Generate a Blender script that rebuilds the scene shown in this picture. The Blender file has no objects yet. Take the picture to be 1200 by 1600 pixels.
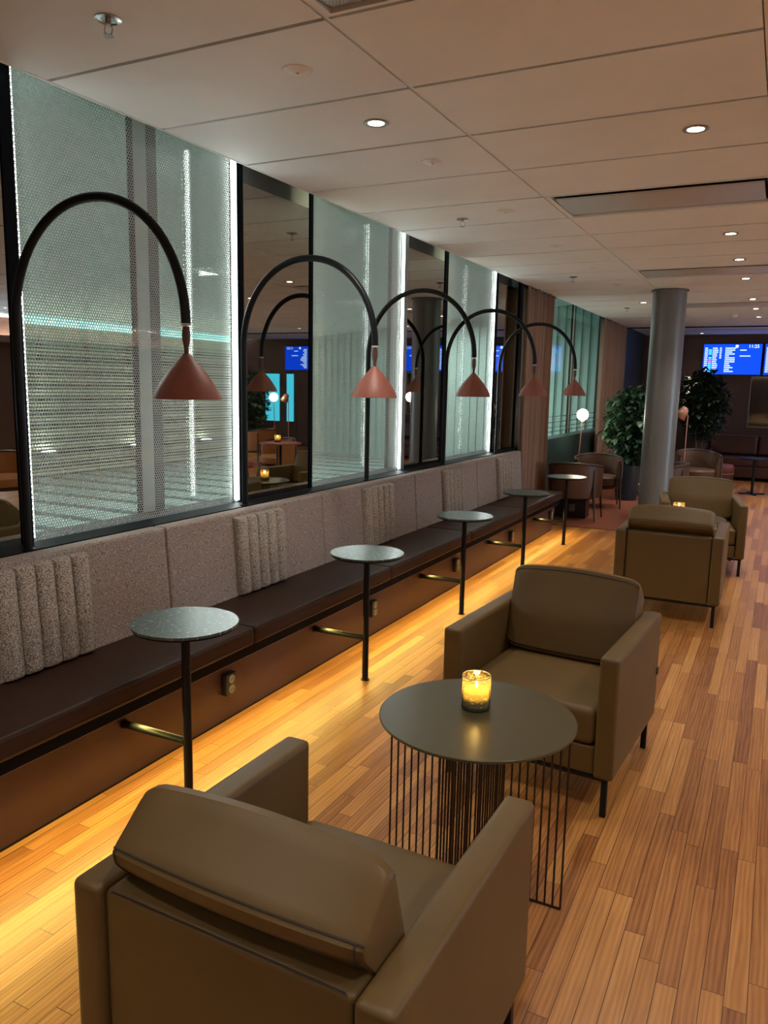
import bpy, bmesh, math, random
from mathutils import Vector, Matrix, Euler
random.seed(7)
PI = math.pi
C = bpy.context.scene.collection
SC = bpy.context.scene

# ------------------------------------------------------------------ camera
cam_d = bpy.data.cameras.new('camera'); cam = bpy.data.objects.new('camera', cam_d); C.objects.link(cam)
SC.camera = cam
cam_d.sensor_fit = 'VERTICAL'; cam_d.sensor_height = 36.0
cam_d.lens = 36.0 * 1216.6 / 1600.0
cam_d.clip_start = 0.05; cam_d.clip_end = 200
YAW, PITCH, ROLL = 0.467492, -0.1606066, 0.0201125
fwd = Vector((-math.sin(YAW)*math.cos(PITCH), math.cos(YAW)*math.cos(PITCH), math.sin(PITCH)))
rgt = Vector((math.cos(YAW), math.sin(YAW), 0)); up = rgt.cross(fwd)
r2 = rgt*math.cos(ROLL) + up*math.sin(ROLL); u2 = -rgt*math.sin(ROLL) + up*math.cos(ROLL)
M = Matrix((r2, u2, -fwd)).transposed().to_4x4(); M.translation = (0, 0, 1.55)
cam.matrix_world = M

# ------------------------------------------------------------------ world / exposure
SC.view_settings.view_transform = 'Standard'; SC.view_settings.look = 'None'
SC.view_settings.exposure = 0.68; SC.view_settings.gamma = 1.0
SC.view_settings.use_curve_mapping = False
W = bpy.data.worlds.new('world'); SC.world = W; W.use_nodes = True
W.node_tree.nodes['Background'].inputs[0].default_value = (0.05, 0.09, 0.12, 1)
W.node_tree.nodes['Background'].inputs[1].default_value = 0.3
P_DOWN = 36.0      # lit downlights of the ceiling
P_BENCH = 24.0     # warm strip under the bench
P_LED = 11.0       # vertical window strips (emission)
P_COVE = 8.0      # outside cove
P_COVE_FILL = 110.0     # fill added along the unseen right and rear walls for the ceiling
P_OUT = 88.0       # area lights added to light the outside
WARM = (1.0, 0.94, 0.85); COOL = (0.86, 1.0, 0.97)

# ------------------------------------------------------------------ node helpers
MATS = {}
def newmat(name):
    m = bpy.data.materials.new(name); m.use_nodes = True; MATS[name] = m
    nt = m.node_tree; b = nt.nodes['Principled BSDF']
    return m, nt, b
def mnode(nt, op, a, b=None, c=None):
    n = nt.nodes.new('ShaderNodeMath'); n.operation = op
    for i, v in enumerate((a, b, c)):
        if v is None: continue
        if isinstance(v, (int, float)): n.inputs[i].default_value = v
        else: nt.links.new(v, n.inputs[i])
    return n.outputs[0]
def noise(nt, vec, scale, detail=3, rough=0.5):
    n = nt.nodes.new('ShaderNodeTexNoise'); n.inputs['Scale'].default_value = scale
    n.inputs['Detail'].default_value = detail; n.inputs['Roughness'].default_value = rough
    if vec is not None: nt.links.new(vec, n.inputs['Vector'])
    return n.outputs['Fac']
def ramp(nt, fac, stops, interp='LINEAR'):
    n = nt.nodes.new('ShaderNodeValToRGB'); n.color_ramp.interpolation = interp
    while len(n.color_ramp.elements) < len(stops): n.color_ramp.elements.new(0.5)
    for e, (p, col) in zip(n.color_ramp.elements, stops):
        e.position = p; e.color = (*col, 1)
    nt.links.new(fac, n.inputs[0]); return n.outputs[0]
def objco(nt):
    return nt.nodes.new('ShaderNodeTexCoord').outputs['Object']
def xyz(nt, vec):
    n = nt.nodes.new('ShaderNodeSeparateXYZ'); nt.links.new(vec, n.inputs[0]); return n.outputs
def comb(nt, x, y, z):
    n = nt.nodes.new('ShaderNodeCombineXYZ')
    for i, v in enumerate((x, y, z)):
        if isinstance(v, (int, float)): n.inputs[i].default_value = v
        else: nt.links.new(v, n.inputs[i])
    return n.outputs[0]
def bump(nt, b, h, s=0.2, d=0.002):
    n = nt.nodes.new('ShaderNodeBump'); n.inputs['Strength'].default_value = s; n.inputs['Distance'].default_value = d
    nt.links.new(h, n.inputs['Height']); nt.links.new(n.outputs[0], b.inputs['Normal'])
def plain(name, col, rough=0.5, metal=0.0, var=0.0, scale=20, bmp=0.0, spec=0.5):
    m, nt, b = newmat(name)
    b.inputs['Roughness'].default_value = rough; b.inputs['Metallic'].default_value = metal
    b.inputs['Specular IOR Level'].default_value = spec
    v = objco(nt); f = noise(nt, v, scale)
    k = max(var, 0.02)
    nt.links.new(ramp(nt, f, [(0.3, tuple(c*(1-k) for c in col)), (0.7, tuple(min(1, c*(1+k)) for c in col))]), b.inputs['Base Color'])
    if bmp: bump(nt, b, f, bmp)
    return m
def emis(name, col, s):
    m = bpy.data.materials.new(name); m.use_nodes = True; nt = m.node_tree; nt.nodes.clear()
    o = nt.nodes.new('ShaderNodeOutputMaterial'); e = nt.nodes.new('ShaderNodeEmission')
    e.inputs[0].default_value = (*col, 1); e.inputs[1].default_value = s; nt.links.new(e.outputs[0], o.inputs[0])
    MATS[name] = m; return m

# leather / fabric / metal
def leather(name, col, rough=0.42, spec=0.4):
    m, nt, b = newmat(name); v = objco(nt); b.inputs['Specular IOR Level'].default_value = spec
    f = noise(nt, v, 6, 2); g = noise(nt, v, 380, 2)
    nt.links.new(ramp(nt, f, [(0.3, tuple(c*0.93 for c in col)), (0.7, tuple(c*1.07 for c in col))]), b.inputs['Base Color'])
    b.inputs['Roughness'].default_value = rough; bump(nt, b, g, 0.12, 0.001); return m
taupe = leather('taupe_leather', (0.106, 0.062, 0.020), 0.46, 0.32)
taupe_pipe = leather('taupe_piping', (0.035, 0.022, 0.012), 0.5)
seat_leather = leather('dark_brown_leather', (0.034, 0.015, 0.009), 0.46, 0.22)
tub_leather = leather('tub_chair_leather', (0.10, 0.050, 0.030), 0.45)
sofa_leather = leather('oxblood_leather', (0.055, 0.018, 0.014), 0.4)
ochre = leather('ochre_leather', (0.36, 0.15, 0.05), 0.5)
def fabric(name, a, b_, scale=260):
    m, nt, b = newmat(name); v = objco(nt)
    f = noise(nt, v, scale, 2, 0.7)
    nt.links.new(ramp(nt, f, [(0.36, a), (0.5, tuple((p+q)/2 for p, q in zip(a, b_))), (0.62, b_)]), b.inputs['Base Color'])
    b.inputs['Roughness'].default_value = 0.95; b.inputs['Specular IOR Level'].default_value = 0.15
    bump(nt, b, f, 0.6, 0.003); return m
boucle = fabric('oatmeal_boucle', (0.10, 0.072, 0.062), (0.56, 0.47, 0.42))
boucle2 = fabric('flecked_tweed', (0.07, 0.055, 0.045), (0.62, 0.55, 0.47), 210)
curtain_m = plain('curtain_cloth', (0.33, 0.205, 0.145), 0.85, var=0.1, scale=60, bmp=0.1)
black_metal = plain('black_powder_coat', (0.007, 0.008, 0.010), 0.42, spec=0.2)
frame_m = plain('black_frame_paint', (0.0025, 0.004, 0.006), 0.6, spec=0.08)
bronze = plain('dark_bronze_wire', (0.035, 0.022, 0.018), 0.35, metal=0.6)
table_lac = plain('olive_brown_table_lacquer', (0.066, 0.052, 0.024), 0.30, spec=0.28)
terracotta = plain('terracotta_lacquer', (0.27, 0.085, 0.058), 0.5, var=0.05)
copper_in = plain('cream_shade_inside', (0.6, 0.5, 0.42), 0.5)
strap_m = plain('brown_leather_strap', (0.11, 0.045, 0.03), 0.55)
white_pl = plain('white_plastic', (0.72, 0.69, 0.65), 0.45)
chrome = plain('brushed_chrome', (0.5, 0.5, 0.5), 0.25, metal=1.0)
alu = plain('grey_aluminium', (0.30, 0.32, 0.32), 0.45, metal=0.4)
dark_pl = plain('dark_grey_plastic', (0.02, 0.02, 0.022), 0.35)
grey_pl = plain('socket_grey', (0.16, 0.16, 0.165), 0.35)
plaster = plain('ceiling_plaster', (0.66, 0.62, 0.58), 0.85, var=0.02)
ceil_m = plain('ceiling_tile', (0.76, 0.79, 0.79), 0.75, var=0.03, scale=3, bmp=0.05)
joint_m = plain('ceiling_joint', (0.16, 0.14, 0.125), 0.8)
wall_brown = plain('dark_brown_wall_panel', (0.075, 0.038, 0.028), 0.5, var=0.12, scale=3)
wall_dark = plain('dark_wall_paint', (0.05, 0.042, 0.038), 0.7)
wall_navy = plain('navy_wall_panel', (0.02, 0.03, 0.04), 0.5)
base_m = plain('brown_bench_panel', (0.070, 0.034, 0.026), 0.42, var=0.05, scale=3)
spandrel_m = plain('dark_green_spandrel', (0.03, 0.055, 0.052), 0.3)
col_m = plain('grey_column_paint', (0.150, 0.158, 0.162), 0.36, var=0.02, spec=0.6)
rug_m = fabric('rust_carpet', (0.12, 0.035, 0.02), (0.30, 0.10, 0.055), 120)
leaf_m = plain('leaf_green', (0.035, 0.085, 0.042), 0.38, var=0.5, scale=3)
leaf_d = plain('leaf_dark_green', (0.014, 0.03, 0.012), 0.45, var=0.5, scale=3)
stem_m = plain('plant_stem', (0.10, 0.07, 0.035), 0.7)
pot_m = plain('blue_black_pot', (0.02, 0.035, 0.05), 0.3)
soil_m = plain('soil', (0.02, 0.014, 0.01), 0.9)
wood_dark = plain('dark_walnut', (0.045, 0.022, 0.014), 0.35, var=0.3, scale=12)
slat_m = plain('outside_slat', (0.50, 0.52, 0.38), 0.6, var=0.1, scale=4)
out_wall = plain('outside_pale_green_wall', (0.36, 0.50, 0.46), 0.7, var=0.05, scale=2)
soffit_m = plain('outside_soffit', (0.56, 0.64, 0.62), 0.7, var=0.03)
copper_m = plain('pink_copper', (0.55, 0.27, 0.20), 0.35, metal=0.5)
wax_m = emis('glowing_wax', (1.0, 0.50, 0.05), 1.6)
flame_m = emis('flame', (1.0, 0.72, 0.25), 14.0)
led_cool = emis('cool_led', (0.90, 1.0, 0.95), P_LED)
led_warmw = emis('warm_white_led', (1.0, 0.88, 0.58), P_LED*0.75)
lens_on = emis('lit_lens', (1.0, 0.90, 0.75), 22.0)
globe_on = emis('lit_globe', (1.0, 0.86, 0.68), 22.0)
cove_m = emis('outside_cove', (0.45, 0.95, 0.95), P_COVE)
oval_glow_m = emis('outside_floor_light', (0.95, 1.0, 0.9), 16.0)
tv_blue = emis('screen_blue', (0.004, 0.045, 0.62), 1.3)
tv_white = emis('screen_white', (0.65, 0.9, 1.0), 1.2)
tv_cyan = emis('screen_cyan', (0.06, 0.62, 0.85), 1.1)
tv_pink = emis('screen_pink', (0.55, 0.16, 0.5), 1.1)
cyan_win = emis('cyan_screen', (0.05, 0.45, 0.62), 1.6)

# marble
m, nt, b = newmat('green_marble'); v = objco(nt)
f = noise(nt, v, 45, 6, 0.75); 
s3 = xyz(nt, v); vv = comb(nt, mnode(nt, 'MULTIPLY', s3[0], 45), mnode(nt, 'MULTIPLY', s3[1], 110), 0.0)
g = noise(nt, vv, 1.0, 2, 0.5)
base = ramp(nt, f, [(0.3, (0.02, 0.032, 0.027)), (0.6, (0.075, 0.10, 0.088)), (0.8, (0.20, 0.24, 0.22))])
fl = ramp(nt, g, [(0.62, (0, 0, 0)), (0.70, (1, 1, 1))])
mx = nt.nodes.new('ShaderNodeMix'); mx.data_type = 'RGBA'; nt.links.new(fl, mx.inputs[0]); nt.links.new(base, mx.inputs[6]); mx.inputs[7].default_value = (0.42, 0.46, 0.44, 1)
nt.links.new(mx.outputs[2], b.inputs['Base Color']); b.inputs['Roughness'].default_value = 0.30; b.inputs['Specular IOR Level'].default_value = 0.2
marble = m
# oak strip floor
m, nt, b = newmat('oak_strip_floor'); v = objco(nt); s3 = xyz(nt, v)
PW, PL = 0.055, 0.72
u = mnode(nt, 'DIVIDE', s3[0], PW); ui = mnode(nt, 'FLOOR', u); uf = mnode(nt, 'FRACT', u)
wn = nt.nodes.new('ShaderNodeTexWhiteNoise'); wn.noise_dimensions = '1D'; nt.links.new(ui, wn.inputs['W'])
w = mnode(nt, 'ADD', mnode(nt, 'DIVIDE', s3[1], PL), mnode(nt, 'MULTIPLY', wn.outputs[0], 7.3)); wi = mnode(nt, 'FLOOR', w); wf = mnode(nt, 'FRACT', w)
wn2 = nt.nodes.new('ShaderNodeTexWhiteNoise'); wn2.noise_dimensions = '2D'; nt.links.new(comb(nt, ui, wi, 0.0), wn2.inputs['Vector'])
rnd = wn2.outputs[0]
gv = comb(nt, mnode(nt, 'ADD', mnode(nt, 'MULTIPLY', s3[0], 55), mnode(nt, 'MULTIPLY', rnd, 40)), mnode(nt, 'MULTIPLY', s3[1], 3.2), rnd)
gr = noise(nt, gv, 1.0, 5, 0.65)
gv2 = comb(nt, mnode(nt, 'ADD', mnode(nt, 'MULTIPLY', s3[0], 16), mnode(nt, 'MULTIPLY', rnd, 90)), mnode(nt, 'MULTIPLY', s3[1], 1.7), rnd)
wv = nt.nodes.new('ShaderNodeTexWave'); wv.wave_type = 'BANDS'; wv.bands_direction = 'X'; wv.inputs['Scale'].default_value = 1.3; wv.inputs['Distortion'].default_value = 7.0; wv.inputs['Detail'].default_value = 2
nt.links.new(gv2, wv.inputs['Vector'])
tone = mnode(nt, 'ADD', mnode(nt, 'ADD', mnode(nt, 'MULTIPLY', rnd, 0.46), mnode(nt, 'MULTIPLY', gr, 0.60)), mnode(nt, 'MULTIPLY', wv.outputs['Fac'], 0.16))
colr = ramp(nt, tone, [(0.22, (0.13, 0.038, 0.010)), (0.50, (0.285, 0.108, 0.027)), (0.80, (0.44, 0.198, 0.054)), (1.0, (0.54, 0.28, 0.10))])
edge = mnode(nt, 'MINIMUM', mnode(nt, 'MULTIPLY', mnode(nt, 'MINIMUM', uf, mnode(nt, 'SUBTRACT', 1.0, uf)), PW), mnode(nt, 'MULTIPLY', mnode(nt, 'MINIMUM', wf, mnode(nt, 'SUBTRACT', 1.0, wf)), PL))
gap = mnode(nt, 'GREATER_THAN', edge, 0.0011)
mx = nt.nodes.new('ShaderNodeMix'); mx.data_type = 'RGBA'; nt.links.new(gap, mx.inputs[0]); mx.inputs[6].default_value = (0.06, 0.02, 0.008, 1); nt.links.new(colr, mx.inputs[7])
nt.links.new(mx.outputs[2], b.inputs['Base Color'])
b.inputs['Roughness'].default_value = 0.33
nt.links.new(mnode(nt, 'ADD', 0.28, mnode(nt, 'MULTIPLY', gr, 0.22)), b.inputs['Roughness'])
bump(nt, b, gr, 0.08, 0.001)
floor_m = m
# perforated sheet
def perforated(name, ax, ay, pitch, hole, col, rough=0.5, metal=0.3):
    m, nt, b = newmat(name); v = objco(nt); s = xyz(nt, v)
    uu = mnode(nt, 'DIVIDE', s[ax], pitch); vv = mnode(nt, 'DIVIDE', s[ay], pitch*0.866)
    row = mnode(nt, 'FLOOR', vv); odd = mnode(nt, 'FRACT', mnode(nt, 'MULTIPLY', row, 0.5))
    fu = mnode(nt, 'SUBTRACT', mnode(nt, 'FRACT', mnode(nt, 'ADD', uu, odd)), 0.5)
    fv = mnode(nt, 'MULTIPLY', mnode(nt, 'SUBTRACT', mnode(nt, 'FRACT', vv), 0.5), 0.866)
    d = mnode(nt, 'SQRT', mnode(nt, 'ADD', mnode(nt, 'MULTIPLY', fu, fu), mnode(nt, 'MULTIPLY', fv, fv)))
    nt.links.new(mnode(nt, 'GREATER_THAN', d, hole), b.inputs['Alpha'])
    b.inputs['Base Color'].default_value = (*col, 1); b.inputs['Roughness'].default_value = rough; b.inputs['Metallic'].default_value = metal
    return m
mesh_m = perforated('perforated_steel_sheet', 1, 2, 0.0135, 0.40, (0.52, 0.545, 0.53), 0.55, 0.0)
vent_m = perforated('perforated_vent_sheet', 0, 1, 0.012, 0.20, (0.52, 0.49, 0.46), 0.6, 0.0)
# glass with reflection
def glassy(name, refl, tint=(1, 1, 1), rough=0.0):
    m = bpy.data.materials.new(name); m.use_nodes = True; nt = m.node_tree; nt.nodes.clear(); MATS[name] = m
    o = nt.nodes.new('ShaderNodeOutputMaterial'); t = nt.nodes.new('ShaderNodeBsdfTransparent'); g = nt.nodes.new('ShaderNodeBsdfGlossy')
    t.inputs[0].default_value = (*tint, 1); g.inputs['Roughness'].default_value = rough
    x = nt.nodes.new('ShaderNodeMixShader'); x.inputs[0].default_value = refl
    nt.links.new(t.outputs[0], x.inputs[1]); nt.links.new(g.outputs[0], x.inputs[2]); nt.links.new(x.outputs[0], o.inputs[0]); return m
out_glass = glassy('outer_window_glass', 0.12, (0.93, 0.97, 0.955))
mirror_m = plain('dark_mirror', (0.42, 0.43, 0.385), 0.012, metal=1.0)
far_mirror = plain('bronze_mirror', (0.42, 0.36, 0.32), 0.05, metal=1.0)
# candle glass
m = bpy.data.materials.new('amber_speckled_glass'); m.use_nodes = True; nt = m.node_tree; nt.nodes.clear()
o = nt.nodes.new('ShaderNodeOutputMaterial'); v = objco(nt); s3 = xyz(nt, v)
zz = mnode(nt, 'DIVIDE', s3[2], 0.105)
nn = noise(nt, comb(nt, mnode(nt, 'MULTIPLY', s3[0], 90), mnode(nt, 'MULTIPLY', s3[1], 90), mnode(nt, 'MULTIPLY', s3[2], 260)), 1.0, 3, 0.7)
den = ramp(nt, zz, [(0.0, (0.9, 0.9, 0.9)), (0.27, (0.92, 0.92, 0.92)), (0.40, (0.5, 0.5, 0.5)), (0.7, (0.5, 0.5, 0.5)), (0.95, (0.35, 0.35, 0.35))])
fac = mnode(nt, 'MULTIPLY', den, mnode(nt, 'GREATER_THAN', mnode(nt, 'ADD', nn, mnode(nt, 'MULTIPLY', mnode(nt, 'SUBTRACT', 0.45, zz), 0.24)), 0.42))
colz = ramp(nt, zz, [(0.0, (0.05, 0.07, 0.08)), (0.32, (0.10, 0.12, 0.12)), (0.5, (0.65, 0.45, 0.12)), (1.0, (0.7, 0.55, 0.25))])
dif = nt.nodes.new('ShaderNodeBsdfDiffuse'); nt.links.new(colz, dif.inputs[0])
trl = nt.nodes.new('ShaderNodeBsdfTranslucent'); nt.links.new(colz, trl.inputs[0])
dm = nt.nodes.new('ShaderNodeMixShader'); dm.inputs[0].default_value = 0.5; nt.links.new(dif.outputs[0], dm.inputs[1]); nt.links.new(trl.outputs[0], dm.inputs[2])
t = nt.nodes.new('ShaderNodeBsdfTransparent'); gl = nt.nodes.new('ShaderNodeBsdfGlossy'); gl.inputs['Roughness'].default_value = 0.03
a1 = nt.nodes.new('ShaderNodeMixShader'); a1.inputs[0].default_value = 0.08; nt.links.new(t.outputs[0], a1.inputs[1]); nt.links.new(gl.outputs[0], a1.inputs[2])
a2 = nt.nodes.new('ShaderNodeMixShader'); nt.links.new(fac, a2.inputs[0]); nt.links.new(a1.outputs[0], a2.inputs[1]); nt.links.new(dm.outputs[0], a2.inputs[2])
nt.links.new(a2.outputs[0], o.inputs[0]); candle_glass = m
# outside striped paving
m, nt, b = newmat('outside_paving'); v = objco(nt); s3 = xyz(nt, v)
st = mnode(nt, 'FRACT', mnode(nt, 'DIVIDE', s3[1], 0.62))
nt.links.new(ramp(nt, st, [(0.0, (0.05, 0.075, 0.07)), (0.22, (0.05, 0.075, 0.07)), (0.30, (0.26, 0.33, 0.31)), (0.94, (0.30, 0.37, 0.345)), (1.0, (0.05, 0.075, 0.07))]), b.inputs['Base Color'])
b.inputs['Roughness'].default_value = 0.5; paving = m

# ------------------------------------------------------------------ mesh helpers
def add_box(bm, lo, hi, bev=0.0, seg=2, rot=None):
    r = bmesh.ops.create_cube(bm, size=1.0); vs = r['verts']
    sz = [hi[i]-lo[i] for i in range(3)]; ce = [(hi[i]+lo[i])/2 for i in range(3)]
    for v in vs: v.co = Vector((v.co.x*sz[0], v.co.y*sz[1], v.co.z*sz[2]))
    if rot is not None:
        for v in vs: v.co = rot @ v.co
    for v in vs: v.co += Vector(ce)
    if bev > 0:
        es = {e for v in vs for e in v.link_edges}
        bmesh.ops.bevel(bm, geom=list(es), offset=bev, segments=seg, profile=0.6, affect='EDGES')
def add_tube(bm, pts, r, n=10, caps=True, closed=False):
    pts = [Vector(p) for p in pts]; rings = []; L = len(pts); prev = None
    for i, p in enumerate(pts):
        if closed: t = (pts[(i+1) % L]-pts[i-1])
        else: t = pts[min(i+1, L-1)]-pts[max(i-1, 0)]
        t.normalize()
        if prev is None:
            a = Vector((0, 0, 1)) if abs(t.z) < 0.9 else Vector((1, 0, 0)); nn = t.cross(a).normalized()
        else:
            nn = (prev-t*prev.dot(t)).normalized()
        prev = nn; bb = t.cross(nn); rr = r[i] if isinstance(r, (list, tuple)) else r
        rings.append([bm.verts.new(p+(nn*math.cos(2*PI*k/n)+bb*math.sin(2*PI*k/n))*rr) for k in range(n)])
    for i in range(L if closed else L-1):
        A, B = rings[i], rings[(i+1) % L]
        for k in range(n): bm.faces.new((A[k], A[(k+1) % n], B[(k+1) % n], B[k]))
    if caps and not closed: bm.faces.new(rings[0][::-1]); bm.faces.new(rings[-1])
def add_lathe(bm, prof, n=40, c=(0, 0, 0)):
    rings = []
    for r, z in prof:
        if r <= 1e-6: rings.append([bm.verts.new((c[0], c[1], c[2]+z))])
        else: rings.append([bm.verts.new((c[0]+r*math.cos(2*PI*k/n), c[1]+r*math.sin(2*PI*k/n), c[2]+z)) for k in range(n)])
    for A, B in zip(rings, rings[1:]):
        for k in range(n):
            k2 = (k+1) % n
            if len(A) == 1 and len(B) == 1: continue
            if len(A) == 1: bm.faces.new((A[0], B[k2], B[k]))
            elif len(B) == 1: bm.faces.new((A[k], A[k2], B[0]))
            else: bm.faces.new((A[k], A[k2], B[k2], B[k]))
def add_prism(bm, poly, axis, a, b, bev=0.0, seg=2):
    """poly in the two other axes, extruded along axis from a to b"""
    def mk(p, t):
        q = list(p); q.insert(axis, t); return bm.verts.new(q)
    A = [mk(p, a) for p in poly]; B = [mk(p, b) for p in poly]; n = len(poly)
    fs = [bm.faces.new(A[::-1]), bm.faces.new(B)]
    for i in range(n): fs.append(bm.faces.new((A[i], A[(i+1) % n], B[(i+1) % n], B[i])))
    if bev:
        es = {e for f in fs for e in f.edges}
        bmesh.ops.bevel(bm, geom=list(es), offset=bev, segments=seg, profile=0.6, affect='EDGES')
def obj(name, bm, mat, parent=None, smooth=True, loc=None):
    bmesh.ops.recalc_face_normals(bm, faces=bm.faces[:])
    me = bpy.data.meshes.new(name); bm.to_mesh(me); bm.free(); me.materials.append(mat)
    if smooth:
        for p in me.polygons: p.use_smooth = True
        try: me.set_sharp_from_angle(angle=math.radians(38))
        except Exception: pass
    o = bpy.data.objects.new(name, me); C.objects.link(o)
    if parent: o.parent = parent
    if loc: o.location = loc
    return o
def B(): return bmesh.new()
def boxo(name, lo, hi, mat, parent=None, bev=0.0, seg=2):
    bm = B(); add_box(bm, lo, hi, bev, seg); return obj(name, bm, mat, parent)
def tag(o, label, cat, group=None, kind=None):
    if label: o['label'] = label
    if cat: o['category'] = cat
    if group: o['group'] = group
    if kind: o['kind'] = kind
    return o
def thing(name, label, cat, loc=(0, 0, 0), rz=0.0, group=None):
    o = bpy.data.objects.new(name, None); C.objects.link(o); o.empty_display_size = 0.05
    o.location = loc; o.rotation_euler = (0, 0, rz); return tag(o, label, cat, group)
def kids(o): return [c for c in bpy.data.objects if c.parent == o]
def copy_tree(o, parent=None):
    c = o.copy(); C.objects.link(c); c.parent = parent
    for ch in kids(o): copy_tree(ch, c)
    return c
def place(proto, i, loc, rz, label, group):
    o = proto if i == 0 else copy_tree(proto)
    o.location = loc; o.rotation_euler = (0, 0, rz); o['label'] = label
    if group: o['group'] = group
    return o
def struct(name, bm, mat): return tag(obj(name, bm, mat, smooth=False), None, None, kind='structure')
def spot(name, loc, power, col=WARM, size=1.9, blend=0.6, r=0.04, parent=None):
    l = bpy.data.lights.new(name, 'SPOT'); l.energy = power; l.color = col; l.spot_size = size; l.spot_blend = blend; l.shadow_soft_size = r
    o = bpy.data.objects.new(name, l); C.objects.link(o); o.location = loc
    if parent: o.parent = parent
    return o
def pointl(name, loc, power, col, r=0.03, parent=None):
    l = bpy.data.lights.new(name, 'POINT'); l.energy = power; l.color = col; l.shadow_soft_size = r
    o = bpy.data.objects.new(name, l); C.objects.link(o); o.location = loc
    if parent: o.parent = parent
    return o
def area(name, loc, rot, sx, sy, power, col, spread=PI):
    l = bpy.data.lights.new(name, 'AREA'); l.shape = 'RECTANGLE'; l.size = sx; l.size_y = sy; l.energy = power; l.color = col; l.spread = spread
    o = bpy.data.objects.new(name, l); C.objects.link(o); o.location = loc; o.rotation_euler = rot; return o

# ------------------------------------------------------------------ room shell
XL, XR, Y0, Y1, ZC = -2.58, 7.5, -3.5, 16.7, 2.66
YB0 = 0.3
bm = B(); add_box(bm, (XL, Y0, -0.1), (XR, Y1, 0)); struct('floor', bm, floor_m)
bm = B(); add_box(bm, (XR, Y0, 0), (XR+0.1, Y1, 2.9)); struct('wall_right', bm, wall_brown)
bm = B(); add_box(bm, (XL-0.4, Y0-0.1, 0), (XR+0.1, Y0, 2.9)); struct('wall_back', bm, wall_dark)
bm = B()
add_box(bm, (XL-0.4, Y1, -0.1), (XR+0.1, Y1+0.1, 2.9))
for k in range(9):                                   # shallow panel joints
    x = -2.5+k*1.15; add_box(bm, (x, Y1-0.012, 0), (x+1.135, Y1, 2.66))
struct('wall_far', bm, wall_brown)
bm = B(); add_box(bm, (-2.95, Y0, -0.1), (-2.72, Y1, 0.865)); add_box(bm, (-2.72, Y0, -0.1), (XL, 8.2, 0.865)); struct('wall_left', bm, wall_dark)
bm = B(); add_box(bm, (-2.95, 14.55, 0.865), (-2.62, Y1, 2.66)); struct('wall_left_far', bm, wall_navy)
bm = B(); add_box(bm, (-2.95, Y0, 0.865), (-2.70, YB0, 2.66)); struct('wall_left_near', bm, wall_dark)
# ceiling: panels 1.215 x 0.615 with open joints under a backing slab
VENTS = [(-1.36, 1.615+3.075*k) for k in range(4)]
bm = B()
g = 0.010
PXS = [-2.58, -1.36, -0.15, 1.06, 2.27, 3.48, 4.69, 5.90, 7.11]
ys = [2.23+0.615*k for k in range(-9, 21)]
for i in range(len(PXS)-1):
    for y in ys:
        if any(abs(PXS[i]-vx) < 0.05 and abs(y-vy) < 0.05 for vx, vy in VENTS): continue
        gg = g if i else 0
        add_box(bm, (PXS[i]+(g if i else 0), y+g, ZC), (PXS[i+1]-g, y+0.615-g, ZC+0.02))
struct('ceiling', bm, ceil_m)
bm = B(); add_box(bm, (XL, Y0, ZC+0.021), (XR, Y1, ZC+0.10)); struct('ceiling_backing', bm, joint_m)
bm = B(); add_box(bm, (XL, ys[-1]+0.60, ZC-0.004), (XR, Y1, ZC+0.02)); add_box(bm, (7.11, Y0, ZC-0.002), (XR, Y1, ZC+0.02)); struct('ceiling_plaster', bm, plaster)
bm = B()
for x in PXS[1:-1]: add_box(bm, (x-0.006, ys[0], ZC+0.004), (x+0.006, ys[-1]+0.6, ZC+0.016))
struct('trim_1', bm, ceil_m)
bm = B(); add_box(bm, (XL-0.01, Y0, ZC-0.003), (XL, 14.55, ZC+0.12)); struct('trim_2', bm, ceil_m)
bm = B(); add_box(bm, (XL-0.02, 14.62, ZC-0.02), (XR, 14.66, ZC+0.01)); struct('trim_3', bm, black_metal)
bm = B(); add_box(bm, (XR-0.02, 7.0, 0.45), (XR-0.005, 9.3, 1.6)); struct('window_5', bm, emis('cool_lit_window', (0.55, 0.78, 1.0), 10.0))  # unseen glowing panel, added to give the column a cool highlight
bm = B()
for y in (6.95, 9.3): add_box(bm, (XR-0.04, y, 0.4), (XR, y+0.05, 1.65))
add_box(bm, (XR-0.04, 7.0, 0.4), (XR, 9.3, 0.45)); add_box(bm, (XR-0.04, 7.0, 1.6), (XR, 9.3, 1.65)); struct('trim_18', bm, frame_m)  # frame round the added glowing panel
bm = B(); add_box(bm, (XR-0.22, -3.3, 2.20), (XR-0.20, 16.0, 2.32)); add_box(bm, (XR-0.20, -3.3, 2.20), (XR, 16.0, 2.22)); struct('trim_19', bm, wall_brown)  # ledge for upward fill lights added on the unseen right wall
for k in range(4): area('wall_cove_light', (XR-0.10, -0.8+4.8*k, 2.25), (PI, 0, 0), 0.08, 4.6, P_COVE_FILL, (1.0, 0.95, 0.88))  # added fill, aimed up to brighten the ceiling
bm = B(); add_box(bm, (-2.5, Y0+0.20, 2.20), (7.2, Y0+0.22, 2.32)); add_box(bm, (-2.5, Y0, 2.20), (7.2, Y0+0.20, 2.22)); struct('trim_20', bm, wall_brown)  # matching ledge for the fill added behind the camera
for k in range(2): area('wall_cove_light', (0.1+4.8*k, Y0+0.10, 2.25), (PI, 0, 0), 4.6, 0.08, P_COVE_FILL, (1.0, 0.95, 0.88))
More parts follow.
